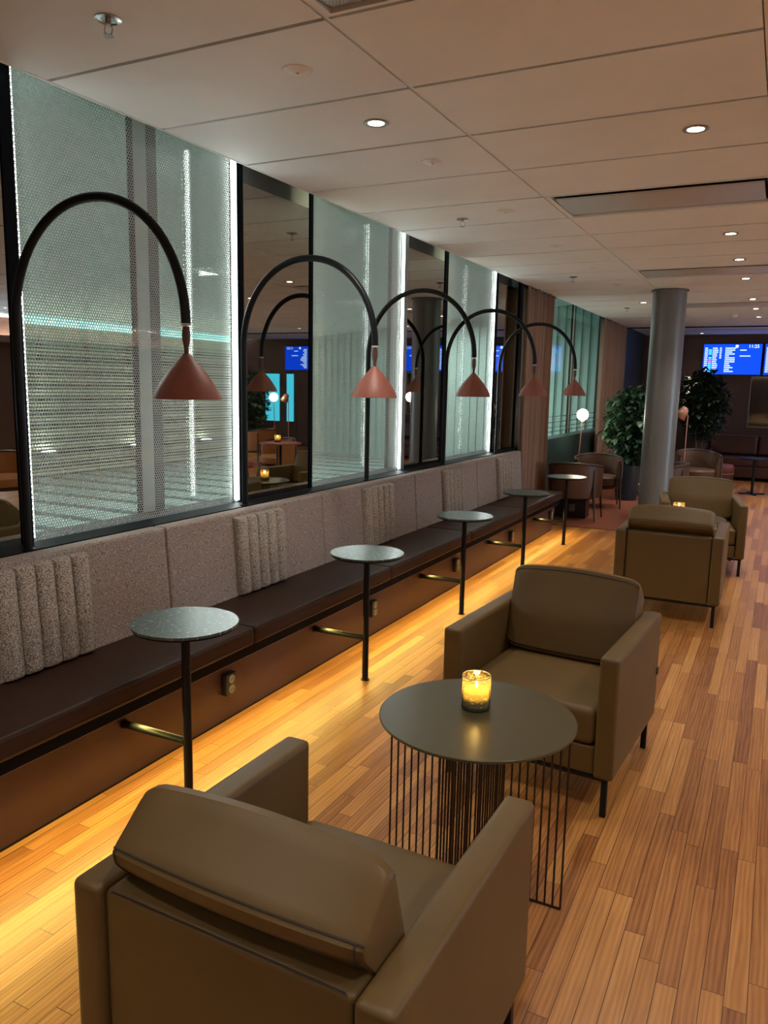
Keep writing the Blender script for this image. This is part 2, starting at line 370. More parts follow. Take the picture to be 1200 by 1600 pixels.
# cavity behind the left wall line
XG = -2.86; XW = -2.70; KW = 2.70/2.58
bm = B(); add_box(bm, (XG-0.06, YB0, 2.96), (XL+0.02, 14.55, 3.02)); struct('ceiling_cavity', bm, plain('cavity_green', (0.30, 0.40, 0.36), 0.6))
bm = B(); add_box(bm, (XL+0.0, YB0, 2.77), (XL+0.02, 14.55, 2.96)); struct('trim_5', bm, alu)

# ------------------------------------------------------------------ left window wall
MESH = [(2.058*KW, 3.385*KW), (4.100*KW, 5.385*KW), (6.205*KW, 7.43*KW)]
MIRR = [(0.35, 2.005*KW), (3.42*KW, 4.062*KW), (5.43*KW, 6.13*KW), (7.49*KW, 8.14*KW)]
bm = B(); add_box(bm, (XW-0.02, YB0, 0.866), (XL+0.004, 8.2, 0.886), 0.002, 1); struct('trim_6', bm, frame_m)
for k, (y, w) in enumerate([(2.031, 0.052), (3.403, 0.035), (4.081, 0.037), (6.167, 0.072), (7.46, 0.055), (8.17, 0.06)]):
    bm = B(); add_box(bm, (XW-0.03, (y-w/2)*KW, 0.886), (XW+0.006, (y+w/2)*KW, 2.95), 0.002, 1); struct('trim_%d' % (7+k), bm, frame_m)
bm = B(); add_box(bm, (XW-0.03, 5.388*KW, 0.886), (XW+0.004, 5.428*KW, 2.95)); struct('trim_14', bm, alu)
for k, (a, b_) in enumerate(MIRR):
    t = thing('dark_mirror_pane', ['dark mirrored pane at the left edge of the photo, reflecting warm seats',
        'tall dark mirrored pane between the first and second mesh screens', 'tall dark mirrored pane between the second and third mesh screens',
        'tall dark mirrored pane beside the first brown curtain'][k], 'mirror', (XW, a, 0.887))
    boxo('pane', (-0.012, 0, 0), (0, b_-a, 2.06), mirror_m, t)
for k, (a, b_) in enumerate(MESH):
    bm = B(); add_box(bm, (XG-0.008, a*1.02, 0.87), (XG, b_*1.065, 2.96)); struct('window_%d' % (k+1), bm, out_glass)
    names = ['nearest', 'middle', 'farthest']
    t = thing('perforated_screen', names[k]+' of the three tall perforated metal mesh screens in the window wall', 'mesh screen', (XW-0.008, a, 0.888))
    bm = B(); L = b_-a
    vs = [bm.verts.new(p) for p in ((0, 0.0, 0), (0, L-0.055, 0), (0, L-0.055, 2.0), (0, 0.0, 2.0))]; bm.faces.new(vs)
    r = bmesh.ops.extrude_face_region(bm, geom=bm.faces[:]); 
    for v in [q for q in r['geom'] if isinstance(q, bmesh.types.BMVert)]: v.co.x -= 0.0012
    obj('perforated_sheet', bm, mesh_m, t, smooth=False)
    bm = B(); add_box(bm, (-0.008, L-0.06, 0), (0.004, L-0.052, 2.0)); obj('edge_channel', bm, alu, t)
    bm = B(); add_box(bm, (-0.01, -0.0, 0), (0.006, 0.006, 2.0)); obj('edge_channel', bm, alu, t)
    for side in (0, 1):
        y = a+0.030 if side == 0 else b_-0.034
        x = XW-0.040 if side == 0 else XW-0.004
        t = thing('light_strip', ('glowing vertical light strip behind the left edge of the ' if side == 0 else 'bright bare vertical light strip at the right edge of the ')+names[k]+' mesh screen', 'light strip', (x, y, 0.895), 0, 'vertical light strips in the window wall')
        boxo('diffuser', (-0.005, -0.009, 0), (0.005, 0.009, 1.90), led_warmw if (side == 0 and k) else led_cool, t, 0.002, 1)
        bm = B(); add_box(bm, (-0.008, 0.0145 if side else -0.012, 0), (0.008, 0.018 if side else -0.0095, 1.91)); led_t = t; obj('channel', bm, alu, t)
        c_ = (1.0, 0.93, 0.72) if (side == 0 and k) else (0.88, 1.0, 0.96)
        area('strip_light', (x+(0.006 if side else 0.0), y+(-0.017 if side else 0.012), 1.845), (PI/2*(-1 if side else 1), 0, 0), 0.008, 1.88, 0.7 if side else 2.6, c_)
        if side: area('strip_light', (x+0.008, y, 1.845), (PI/2, 0, PI/2), 0.012, 1.88, 2.8, c_)
# plain windows between the two curtains
bm = B(); add_box(bm, (XG-0.008, 9.6, 0.87), (XG, 13.7, 2.96)); struct('window_4', bm, out_glass)
bm = B(); add_box(bm, (-2.90, 8.20, 0.866), (-2.70, 14.55, 0.90)); struct('trim_15', bm, spandrel_m)
bm = B(); add_box(bm, (-2.72, 9.4, 0.0), (-2.70, 14.5, 0.866)); struct('trim_16', bm, spandrel_m)
bm = B(); add_box(bm, (XG-0.05, 8.6, 0.9), (XG+0.02, 9.6, 2.96)); struct('wall_left_curtain', bm, wall_dark)
bm = B(); add_box(bm, (XG-0.05, 13.7, 0.9), (XG+0.02, 14.55, 2.96)); struct('wall_left_curtain_far', bm, wall_dark)
t = thing('window_rails', 'thin dark horizontal rails low across the green window between the curtains', 'rail', (XG+0.012, 9.6, 0))  # louvre reflection in the glass, modelled as solid bars
for z in (0.96, 1.02, 1.09, 1.17): boxo('rail', (0, 0.03, z), (0.008, 4.0, z+0.008), spandrel_m, t)

# ------------------------------------------------------------------ outside
bm = B(); add_box(bm, (-10.9, -2, -0.15), (-2.85, 15.6, -0.02)); struct('floor_outside', bm, paving)
bm = B(); 
vs = [bm.verts.new(p) for p in ((-10.8, -2, 2.50), (-2.9, -2, 3.25), (-2.9, 15.6, 3.25), (-10.8, 15.6, 2.50))]; bm.faces.new(vs)
r = bmesh.ops.extrude_face_region(bm, geom=bm.faces[:])
for v in [q for q in r['geom'] if isinstance(q, bmesh.types.BMVert)]: v.co.z += 0.1
struct('ceiling_outside', bm, soffit_m)
bm = B(); add_box(bm, (-11, -2, -0.1), (-10.8, 15.6, 2.7)); struct('wall_outside', bm, plain('outside_back_wall', (0.03, 0.045, 0.035), 0.8))
bm = B(); add_box(bm, (-10.8, -2, 2.34), (-10.78, 15.4, 2.5)); struct('trim_17', bm, soffit_m)
bm = B()
add_box(bm, (-10.9, 15.4, -0.1), (-2.7, 15.5, 3.4))
for k in range(50): add_box(bm, (-10.7+k*0.16, 15.36, 0), (-10.62+k*0.16, 15.4, 3.3))
struct('wall_outside_end', bm, out_wall)
t = thing('slat_wall', 'long wall of thin horizontal slats outside, seen through the nearest mesh screen', 'slat wall', (-10.6, 0, 0))
bm = B()
for k in range(40): add_box(bm, (-0.02, -2, 0.02+k*0.058), (0.02, 15.35, 0.047+k*0.058))
obj('slats', bm, slat_m, t, smooth=False)
bm = B()
for k in range(18): add_box(bm, (-0.08, -1.8+k*0.96, 0), (-0.03, -1.74+k*0.96, 2.38))
obj('batten', bm, frame_m, t, smooth=False)
boxo('top_board', (-0.03, -2, 2.255), (0.025, 15.35, 2.39), slat_m, t)
boxo('light_cove', (-0.12, -2, 2.30), (-0.07, 15.35, 2.34), cove_m, t)
for k in range(5):
    y = 8.72+1.93*k
    nm = ['leftmost', 'second', 'third', 'fourth', 'fifth'][k]
    t = thing('outdoor_wall_light', nm+' oval light from the left, low on the slat wall outside', 'outdoor light', (-10.53, y, 0.36), 0, 'low lights along the slat wall')  # glowing discs with upward spots, built in place of oval reflections
    bm = B(); add_lathe(bm, [(0.0, 0), (0.14, 0), (0.15, 0.03), (0.15, 0.04)], 24); 
    for v in bm.verts: v.co.x = v.co.x*0.5+0.08
    obj('housing', bm, alu, t)
    bm = B(); add_lathe(bm, [(0.0, 0.055), (0.10, 0.05), (0.145, 0.041)], 24)
    for v in bm.verts: v.co.x = v.co.x*0.5+0.08
    obj('lens', bm, oval_glow_m, t)
    s = spot('outdoor_uplight', (-10.25, y, 0.45), 45, (0.95, 1.0, 0.8), 1.7, 0.8, 0.05); s.rotation_euler = (0, math.radians(180+14), 0)
for k in range(5):
    area('outdoor_soffit_light', (-6.0, 0.5+3.4*k, 2.80), (0, 0, 0), 0.5, 0.5, P_OUT, (0.93, 1.0, 0.97))  # bare area lights without fixtures, added to brighten the outside
post_m = plain('pale_post', (0.75, 0.75, 0.72), 0.6); gasket_m = plain('slate_flange', (0.045, 0.05, 0.055), 0.5)
for k, y in enumerate((3.18, 6.07, 8.98, 12.3)):
    t = thing('facade_post', ['wide grey metal post behind the nearest mesh screen', 'grey metal post behind the right side of the middle mesh screen', 'grey metal post hidden behind the first curtain', 'dark grey post between the two green window panes'][k], 'post', (-2.98, y, 0))
    boxo('post_body', (-0.025, -0.115, -0.02), (0.0, -0.02, 3.2), post_m, t, 0.003, 1)
    boxo('gasket', (-0.025, -0.130, 0), (0.002, -0.115, 3.2), frame_m, t); boxo('side_flange', (-0.025, -0.015, 0), (0.002, 0.048, 3.2), gasket_m, t)

# ------------------------------------------------------------------ curtains
def curtain(y0, y1, label, n):
    bm = B(); K = n*14; rows = [0.03, 0.9, 1.8, 2.655]
    grid = []
    for z in rows:
        row = []
        for i in range(K+1):
            u = i/K; ph = u*n*2*PI
            row.append(bm.verts.new((0.045*math.sin(ph)+0.014*math.sin(2*ph+1.0)+0.010*math.sin(ph*0.37+z), y0+(y1-y0)*u+0.012*math.sin(2*ph), z)))
        grid.append(row)
    for a, b_ in zip(grid, grid[1:]):
        for i in range(K): bm.faces.new((a[i], a[i+1], b_[i+1], b_[i]))
    t = thing('curtain', label, 'curtain', (-2.602, 0, 0))
    o = obj('curtain_cloth', bm, curtain_m, t); s = o.modifiers.new('thickness', 'SOLIDIFY'); s.thickness = 0.004
    bm = B(); add_box(bm, (-0.02, y0-0.02, 2.635), (0.02, y1+0.02, 2.655)); obj('track', bm, black_metal, t)
curtain(8.49, 9.62, 'floor-length brown pleated curtain just past the end of the bench', 7)
curtain(12.55, 14.50, 'floor-length brown pleated curtain near the potted plant in the far corner', 9)

# ------------------------------------------------------------------ banquette
bench = thing('banquette', 'long wall bench with dark leather seat, oatmeal fabric back and brown base panel', 'bench', (-2.18, 0, 0))
bx = -2.18
def lx(x): return x-bx
seams_s = [0.4, 1.40, 2.81, 4.22, 5.62, 7.03, 8.45]
for a, b_ in zip(seams_s, seams_s[1:]):
    bm = B(); add_box(bm, (lx(-2.49), a+0.002, 0.362), (lx(-2.068), b_-0.002, 0.447), 0.020, 4)
    sc = obj('seat_cushion', bm, seat_leather, bench)
    bm = B()
    for z in (0.378, 0.434):
        add_tube(bm, [(lx(-2.0675), a+0.02, z), (lx(-2.0675), b_-0.02, z)], 0.0028, 6)
    obj('piping', bm, seat_leather, sc)
seams_b = [0.4, 1.33, 2.70, 4.08, 5.45, 6.82, 8.20]
for a, b_ in zip(seams_b, seams_b[1:]):
    bm = B(); prof = [(lx(-2.572), 0.40), (lx(-2.455), 0.40), (lx(-2.49), 0.885), (lx(-2.572), 0.885)]
    add_prism(bm, [(p[0], p[1]) for p in prof], 1, a+0.0015, b_-0.0015, 0.018, 4)
    obj('back_panel', bm, boucle, bench)
for a in (0.45, 1.79, 3.19, 4.58, 5.97, 7.36):
    pads = None
    bm = B(); n = 5; wd = 0.425/n
    for k in range(n):
        y0 = a+k*wd; pts = []
        K = 8
        prof = [(y0, 0.0)]+[(y0+wd*0.5*(1-math.cos(PI*i/K)), 0.012+0.036*math.sin(PI*i/K)**0.6) for i in range(K+1)]+[(y0+wd, 0.0)]
        rings = []
        for (z, f_) in ((0.452, 0.3), (0.458, 0.8), (0.47, 1.0), (0.845, 1.0), (0.857, 0.8), (0.862, 0.3)):
            sx = lx(-2.455)+(lx(-2.49)-lx(-2.455))*(z-0.40)/0.485
            rings.append([bm.verts.new((sx+d*f_, y, z)) for y, d in prof])
        for A_, B_ in zip(rings, rings[1:]):
            for i in range(len(prof)-1): bm.faces.new((A_[i], A_[i+1], B_[i+1], B_[i]))
        bm.faces.new(rings[0]); bm.faces.new(rings[-1])
    obj('channel_pad', bm, boucle2, bench)
boxo('under_seat_board', (lx(-2.56), 0.4, 0.305), (lx(-2.10), 8.45, 0.360), frame_m, bench, 0.004, 1)
boxo('base_panel', (lx(-2.50), 0.4, 0.006), (0, 8.45, 0.305), base_m, bench)
boxo('toe_line', (lx(-2.5), 0.4, 0.0), (0.003, 8.452, 0.006), black_metal, bench)
boxo('back_core', (lx(-2.578), 0.4, 0.0), (lx(-2.50), 8.2, 0.40), dark_pl, bench)
for y in (1.32, 2.735, 4.16, 5.555, 6.95, 8.34):
    o = boxo('power_outlet', (0.0, y-0.036, 0.132), (0.032, y+0.036, 0.232), dark_pl, bench, 0.004, 2)
    for z in (0.158, 0.206):
        bm = B(); add_tube(bm, [(0.0325, y, z), (0.0345, y, z)], 0.021, 18); obj('socket', bm, grey_pl, o)
        bm = B()
        for dy in (-0.008, 0.008): add_tube(bm, [(0.0345, y+dy, z), (0.036, y+dy, z)], 0.0028, 8)
        obj('socket_hole', bm, dark_pl, o)
boxo('led_channel', (0.045, 0.5, 0.297), (0.065, 8.4, 0.304), alu, bench)
for k in range(4):
    area('bench_strip_light', (-2.115, 1.45+2.0*k, 0.290), (0, math.radians(-38), 0), 0.014, 1.98, P_BENCH*2.0/8, (1.0, 0.76, 0.19), math.radians(135))

# ------------------------------------------------------------------ small tables
TY = [2.105, 3.50, 4.905, 6.32, 7.725]
def small_table():
    t = thing('side_table', '', 'table')
    bm = B(); add_lathe(bm, [(0, 0.684), (0.19, 0.684), (0.1915, 0.687), (0.1915, 0.694), (0, 0.694)], 64)
    top = obj('table_top', bm, marble, t)
    bm = B(); add_lathe(bm, [(0, 0.677), (0.186, 0.677), (0.188, 0.6835), (0, 0.6835)], 64); obj('metal_rim', bm, frame_m, top)
    bm = B(); add_tube(bm, [(0, 0, 0.004), (0, 0, 0.677)], 0.0165, 20); obj('pole', bm, black_metal, t)
    bm = B(); add_lathe(bm, [(0, 0), (0.024, 0), (0.024, 0.004), (0, 0.004)], 24); obj('floor_flange', bm, black_metal, t)
    bm = B(); add_tube(bm, [(-0.312, 0, 0.23), (-0.014, 0, 0.23)], 0.0145, 18); f_ = obj('foot_bar', bm, black_metal, t)
    bm = B(); add_tube(bm, [(-0.3185, 0, 0.23), (-0.312, 0, 0.23)], 0.019, 18); obj('wall_flange', bm, black_metal, f_)
    return t
st = small_table()
LAB = ['nearest small round green marble table on a black pole, beside the near armchair', 'second-nearest small round green marble table on a black pole along the bench',
       'third small round green marble table on a black pole, behind the facing armchair', 'fourth small round marble table on a black pole, second from the curtain end',
       'farthest small round marble table on a black pole, at the curtain end of the bench']
for i, y in enumerate(TY): place(st, i, (-1.86, y, 0), 0, LAB[i], 'small marble tables along the bench')

# ------------------------------------------------------------------ arc lamps
def arc_lamp():
    t = thing('arc_lamp', '', 'lamp')
    bm = B(); pts = [(0, 0, 0.0), (0, 0, 0.45), (0, 0, 0.87)]
    a, bz, z0 = 0.372, 0.435, 0.86; yy = 0.085
    for k in range(0, 33):
        th = PI-PI*k/32; c, s = math.cos(th), math.sin(th)
        c2 = math.copysign(abs(c)**0.96, c); u = (c2+1)/2
        pts.append((2*a*u, yy*u, z0+bz*s))
    pts.append((2*a, yy, z0-0.0)); pts = pts[:2]+pts[3:]
    add_tube(bm, pts, 0.0165, 16); obj('arched_pole', bm, black_metal, t)
    bm = B(); add_lathe(bm, [(0, 0), (0.026, 0), (0.026, 0.006), (0, 0.006)], 24); obj('base_flange', bm, black_metal, t)
    ex, ez = 2*a, z0
    bm = B(); add_lathe(bm, [(0, 0.002), (0.017, 0.0), (0.017, -0.006), (0, -0.008)], 20, (ex, yy, ez)); obj('end_cap', bm, white_pl, t)
    bm = B(); add_lathe(bm, [(0, 0), (0.011, -0.002), (0.014, -0.02), (0.014, -0.045), (0.008, -0.072), (0.007, -0.088), (0.013, -0.105), (0, -0.106)], 18, (ex, yy, ez-0.008)); obj('leather_neck', bm, strap_m, t)
    bm = B(); h0 = ez-0.10
    outer = [(0.0, 0.0), (0.012, -0.002), (0.020, -0.012), (0.040, -0.034), (0.066, -0.064), (0.090, -0.098), (0.108, -0.13), (0.1185, -0.155)]
    inner = [(r-0.0025, z-0.001) for r, z in outer[::-1] if r > 0.015]
    add_lathe(bm, outer+[(0.116, -0.1555)], 48, (ex, yy, h0)); sh = obj('lamp_shade', bm, terracotta, t)
    bm = B(); add_lathe(bm, inner+[(0, -0.004)], 48, (ex, yy, h0)); obj('shade_lining', bm, copper_in, sh)
    bm = B(); add_lathe(bm, [(0, -0.05), (0.012, -0.05), (0.014, -0.07), (0.026, -0.09), (0.028, -0.105), (0.018, -0.122), (0, -0.127)], 20, (ex, yy, h0)); obj('bulb', bm, white_pl, t)
    return t
al = arc_lamp()
LAB = ['nearest black arched lamp with terracotta shade, over the nearest small marble table', 'second-nearest black arched lamp with terracotta shade, crossing the first tall mirror',
       'middle of the five black arched lamps, its shade before the farthest mesh screen', 'fourth black arched lamp, its terracotta shade before the brown curtain', 'farthest black arched lamp, its terracotta shade before the green window']
for i, y in enumerate([2.055, 3.45, 4.86, 6.27, 7.67]): place(al, i, (-2.590, y-0.015, 0.8865), 0, LAB[i], 'arched lamps along the bench')

# ------------------------------------------------------------------ armchairs
def armchair():
    t = thing('armchair', '', 'armchair'); W_, D, H, L, th = 0.69, 0.72, 0.614, 0.152, 0.072
    for s in (-1, 1):
        bm = B(); x0, x1 = sorted((s*W_/2, s*(W_/2-th)))
        add_box(bm, (x0, -D/2, L), (x1, D/2, H), 0.017, 4)
        a = obj('armrest', bm, taupe, t)
        bm = B()
        for x in (s*(W_/2-0.0055), s*(W_/2-th+0.0055)):
            q = 0.0055; pts = [(x, -D/2+q, L+0.02), (x, -D/2+q, H-0.03), (x, -D/2+0.0105, H-0.0115), (x, -D/2+0.03, H-q), (x, D/2-0.03, H-q), (x, D/2-0.0105, H-0.0115), (x, D/2-q, H-0.03), (x, D/2-q, L+0.02)]
            add_tube(bm, pts, 0.0019, 6)
        obj('piping', bm, taupe_pipe, a)
    iw = W_/2-th-0.002
    bm = B(); add_box(bm, (-iw, D/2-0.085, L), (iw, D/2-0.012, H-0.005), 0.016, 4); bp = obj('back_panel', bm, taupe, t)
    bm = B(); q = 0.004
    for y in (D/2-0.012-q,):
        x = iw-0.004; add_tube(bm, [(-x, y, L+0.02), (-x, y, H-0.022), (-x+0.015, y, H-0.007), (x-0.015, y, H-0.007), (x, y, H-0.022), (x, y, L+0.02)], 0.002, 6)
    obj('piping', bm, taupe_pipe, bp)
    boxo('seat_base', (-iw, -D/2+0.022, L), (iw, D/2-0.086, 0.262), taupe, t, 0.010, 3)
    # seat cushion, slightly domed
    bm = B(); add_box(bm, (-iw+0.003, -D/2+0.012, 0.266), (iw-0.003, 0.20, 0.405), 0.032, 5)
    bmesh.ops.subdivide_edges(bm, edges=[e for e in bm.edges if e.calc_length() > 0.2], cuts=6, use_grid_fill=True)
    for v in bm.verts:
        if v.co.z > 0.36: v.co.z += 0.014*(1-(v.co.x/iw)**2)*(1-((v.co.y+0.08)/0.29)**2)
    sc = obj('seat_cushion', bm, taupe, t)
    bm = B()
    for z in (0.287, 0.386):
        x, y = iw-0.008, -D/2+0.0165; add_tube(bm, [(-x, y+0.03, z), (-x+0.012, y+0.006, z), (-x+0.035, y, z), (x-0.035, y, z), (x-0.012, y+0.006, z), (x, y+0.03, z)], 0.0025, 6)
    obj('piping', bm, taupe_pipe, sc)
    # back cushion: boxed, leaning back over the back panel
    prof = [(0.135, 0.425), (0.262, 0.405), (0.268, 0.60), (0.345, 0.665), (0.325, 0.755), (0.255, 0.800), (0.180, 0.70), (0.145, 0.55)]
    prof = [(0.125, 0.42), (0.250, 0.41), (0.272, 0.585), (0.330, 0.655), (0.335, 0.682), (0.240, 0.766), (0.214, 0.764), (0.162, 0.60)]
    bm = B(); K = 14; rings = []
    import_prof = []
    n = len(prof)
    for i in range(n):      # smooth the profile
        p0, p1, p2 = Vector(prof[i-1]), Vector(prof[i]), Vector(prof[(i+1) % n])
        for f_ in (0.22, 0.11, 0.0):
            import_prof.append(p1+(p0-p1)*f_ if f_ else (p1*0.86+(p0+p2)*0.07))
        import_prof.append(p1+(p2-p1)*0.11); import_prof.append(p1+(p2-p1)*0.22)
    cx = sum(p[0] for p in import_prof)/len(import_prof); cz = sum(p[1] for p in import_prof)/len(import_prof)
    def cpt(p, x, grow=0.0):
        q = max(0.0, (abs(x)-(iw-0.05))/0.052); q = min(q, 1); sc_ = 1-0.15*(1-math.sqrt(max(0, 1-q*q)))+grow
        bul = 0.020*(1-min(1, abs(x)/iw)**2)
        w1 = min(1, max(0, (p[1]-0.66)/0.10)); wf = min(1, max(0, (0.22-p[0])/0.06))*(1-w1); wb = min(1, max(0, (p[0]-0.27)/0.06))
        return (x, cx+(p[0]-cx)*sc_-bul*1.2*wf+bul*0.8*wb, cz+(p[1]-cz)*sc_+bul*w1)
    ends = [0.05-0.052*math.sin(a*PI/2/6) for a in range(7)]
    xs = [-(iw-e) for e in ends[::-1]]+[(-1+2*k/12)*(iw-0.05) for k in range(1, 12)]+[iw-e for e in ends]
    for x in xs: rings.append([bm.verts.new(cpt(p, x)) for p in import_prof])
    m_ = len(import_prof)
    for A_, B_ in zip(rings, rings[1:]):
        for i in range(m_): bm.faces.new((A_[i], A_[(i+1) % m_], B_[(i+1) % m_], B_[i]))
    bm.faces.new(rings[0]); bm.faces.new(rings[-1])
    bc = obj('back_cushion', bm, taupe, t)
    for ci in (4, 5):
        bm = B(); p = import_prof[ci*5+2]
        if ci == 5: p = import_prof[5*6+2]
        add_tube(bm, [cpt(p, x, 0.002) for x in xs[1:-1]], 0.0024, 6)
        obj('piping', bm, taupe_pipe, bc)
    for sgn in (-1, 1):
        bm = B(); add_tube(bm, [cpt(import_prof[q_], sgn*(iw-0.012), 0.002) for q_ in range(22, 4, -1)], 0.0024, 6); obj('piping', bm, taupe_pipe, bc)
    bm = B(); z0 = L-0.012
    for y in (-D/2+0.03, D/2-0.03): add_box(bm, (-W_/2+0.02, y-0.012, z0), (W_/2-0.02, y+0.012, L-0.0005))
    for x in (-W_/2+0.032, W_/2-0.032): add_box(bm, (x-0.012, -D/2+0.042, z0), (x+0.012, D/2-0.042, L-0.0005))
    obj('under_frame', bm, black_metal, t)
    for sx in (-1, 1):
        for sy in (-1, 1):
            x, y = sx*(W_/2-0.032), sy*(D/2-0.03)
            boxo('leg', (x-0.011, y-0.011, 0), (x+0.011, y+0.011, z0), black_metal, t, 0.0015, 1)
    return t
ac = armchair()
ach = [((-0.75, 3.093), -0.064, 'taupe leather armchair facing the camera across the near wire coffee table'),
       ((-0.777, 1.297), PI-0.016, 'taupe leather armchair seen from behind in the near foreground'),
       ((-0.611, 5.793), PI+0.010, 'taupe leather armchair seen from behind in the middle distance'),
       ((-0.578, 7.447), 0.156, 'taupe leather armchair facing the camera beside the grey column')]
objs = [place(ac, i, (p[0], p[1], 0), r, lb, 'taupe leather armchairs') for i, (p, r, lb) in enumerate(ach)]
# small sewn tag on the facing armchair
tg = boxo('sewn_label', (0.3435, 0.325, 0.345), (0.350, 0.352, 0.375), dark_pl, objs[0])

# ------------------------------------------------------------------ wire coffee tables and candles
def coffee_table():
    t = thing('coffee_table', '', 'table'); R, H = 0.30, 0.56
    bm = B(); add_lathe(bm, [(0, H-0.010), (R-0.003, H-0.010), (R, H-0.007), (R, H-0.002), (R-0.002, H), (0, H)], 96); obj('table_top', bm, table_lac, t)
    for k in range(4):
        a = k*PI/2; d = Vector((math.cos(a), math.sin(a), 0)); n_ = Vector((-math.sin(a), math.cos(a), 0))
        bm = B(); off = n_*0.012
        r0, r1 = 0.022, R-0.012
        add_tube(bm, [d*r0+Vector((0, 0, H-0.014)), d*r1+Vector((0, 0, H-0.014))], 0.0035, 8)
        add_tube(bm, [d*r0+Vector((0, 0, 0.004)), d*r1+Vector((0, 0, 0.004))], 0.0038, 8)
        w_ = obj('wire_panel', bm, bronze, t)
        N_ = 12
        for j in range(N_):
            bm = B(); q = r0+(r1-r0)*j/(N_-1); add_tube(bm, [d*q+Vector((0, 0, 0.004)), d*q+Vector((0, 0, H-0.012))], 0.0033, 8)
            obj('wire_rod', bm, bronze, w_)
    return t
ct = coffee_table()
place(ct, 0, (-0.752, 2.150, 0), 0.0, 'round olive-brown coffee table on thin dark wire rods, nearest the camera', 'wire coffee tables')
place(ct, 1, (-0.62, 6.60, 0), 0.1, 'round wire coffee table mostly hidden between the two distant armchairs', 'wire coffee tables')
rim_glass = plain('rim_glass', (0.30, 0.26, 0.20), 0.08)
def candle():
    t = thing('candle_glass', '', 'candle'); R = 0.045; H = 0.106
    bm = B(); add_lathe(bm, [(0, 0.0), (R-0.004, 0.0), (R, 0.004), (R, H), (R-0.0022, H), (R-0.0024, 0.010), (0, 0.010)], 40); obj('glass_cup', bm, candle_glass, t)
    bm = B(); add_tube(bm, [(math.cos(a)*(R-0.0011), math.sin(a)*(R-0.0011), H) for a in [2*PI*k/36 for k in range(36)]], 0.0016, 8, closed=True); obj('glass_rim', bm, rim_glass, t)
    bm = B(); add_lathe(bm, [(0, 0.011), (R-0.006, 0.011), (R-0.006, 0.060), (R-0.010, 0.063), (0.006, 0.060), (0, 0.060)], 32); obj('candle_wax', bm, wax_m, t)
    bm = B(); add_lathe(bm, [(0, 0.064), (0.0035, 0.068), (0.0045, 0.074), (0.003, 0.082), (0, 0.090)], 14); obj('candle_flame', bm, flame_m, t)
    bm = B(); add_tube(bm, [(0, 0, 0.059), (0, 0, 0.067)], 0.0008, 6); obj('wick', bm, black_metal, t)
    pointl('candle_light', (0, 0, 0.085), 0.45, (1.0, 0.6, 0.15), 0.01, t)
    return t
cd = candle()
place(cd, 0, (-0.775, 2.200, 0.5605), 0.3, 'lit amber speckled glass candle on the near wire coffee table', 'amber glass candles')
place(cd, 1, (-0.675, 6.60, 0.5605), 1.2, 'glowing yellow glass candle between the two distant armchairs', 'amber glass candles')

# ------------------------------------------------------------------ column
t = thing('column', 'thick round grey column rising to the ceiling behind the distant armchairs', 'column', (-1.23, 9.36, 0))
bm = B(); add_lathe(bm, [(0, 0), (0.18, 0), (0.18, ZC), (0, ZC)], 72); obj('column_shaft', bm, col_m, t)
bm = B(); add_lathe(bm, [(0.18, ZC-0.016), (0.196, ZC-0.016), (0.196, ZC-0.001), (0.18, ZC-0.001)], 72); obj('ceiling_collar', bm, joint_m, t)

# ------------------------------------------------------------------ ceiling fittings
def downlight(lit):
    t = thing('downlight' if lit else 'ceiling_disc', '', 'downlight' if lit else 'ceiling fitting')
    if lit:
        bm = B(); add_lathe(bm, [(0.034, 0.0), (0.052, -0.001), (0.054, -0.004), (0.050, -0.007), (0.036, -0.005), (0.034, 0.0)], 36); obj('trim_ring', bm, alu, t)
        bm = B(); add_lathe(bm, [(0, -0.0025), (0.034, -0.002)], 28); obj('lens', bm, lens_on, t)
    else:
        bm = B(); add_lathe(bm, [(0, -0.010), (0.030, -0.010), (0.038, -0.004), (0.054, -0.004), (0.058, 0.0), (0, 0.0)], 36); obj('cover', bm, white_pl, t)
        bm = B(); add_lathe(bm, [(0, -0.012), (0.006, -0.012), (0.006, -0.0098), (0, -0.0098)], 12); obj('centre_dot', bm, alu, t)
    return t
ordn = ['nearest', 'second-nearest', 'third', 'fourth', 'fifth', 'sixth', 'farthest']
dl = downlight(True)
row = [(-0.44, y) for y in (3.75, 6.21, 7.41, 8.64, 10.51, 11.70, 12.96)]
i = 0
for k, (x, y) in enumerate(row):
    place(dl, i, (x, y, ZC), 0, ordn[k]+' lit downlight in the right-hand row of the ceiling', 'lit downlights'); i += 1
    spot('downlight_beam', (x, y, ZC-0.012), P_DOWN, WARM)
for k, (x, y) in enumerate([(-1.66, 3.14), (-1.70, 10.55)]):
    place(dl, i, (x, y, ZC), 0, ['bright lit downlight above the nearest armchairs, near the first mirror', 'small lit downlight on the ceiling just left of the grey column'][k], 'lit downlights'); i += 1
    spot('downlight_beam', (x, y, ZC-0.012), P_DOWN, WARM)
place(dl, i, (-1.5, 16.2, ZC-0.004), 0, 'small lit downlight close to the far wall above the hanging screen', 'lit downlights'); i += 1
spot('downlight_beam', (-1.5, 16.2, ZC-0.014), 5, WARM)
for x in (1.0, 3.4, 5.8):
    for y in (-1.5, 1.3, 3.75, 6.21, 8.64, 11.1, 13.5):
        place(dl, i, (x, y, ZC), 0, 'lit downlight over the unseen right-hand side of the room', 'downlights beyond the right edge'); i += 1
        spot('downlight_beam', (x, y, ZC-0.012), P_DOWN*1.5, WARM)
for x, y in ((-0.44, 1.3), (-0.44, -1.2), (-1.67, 0.2)):
    place(dl, i, (x, y, ZC), 0, 'lit downlight above and behind the camera', 'downlights behind the camera'); i += 1
    spot('downlight_beam', (x, y, ZC-0.012), P_DOWN, WARM)
dd = downlight(False)
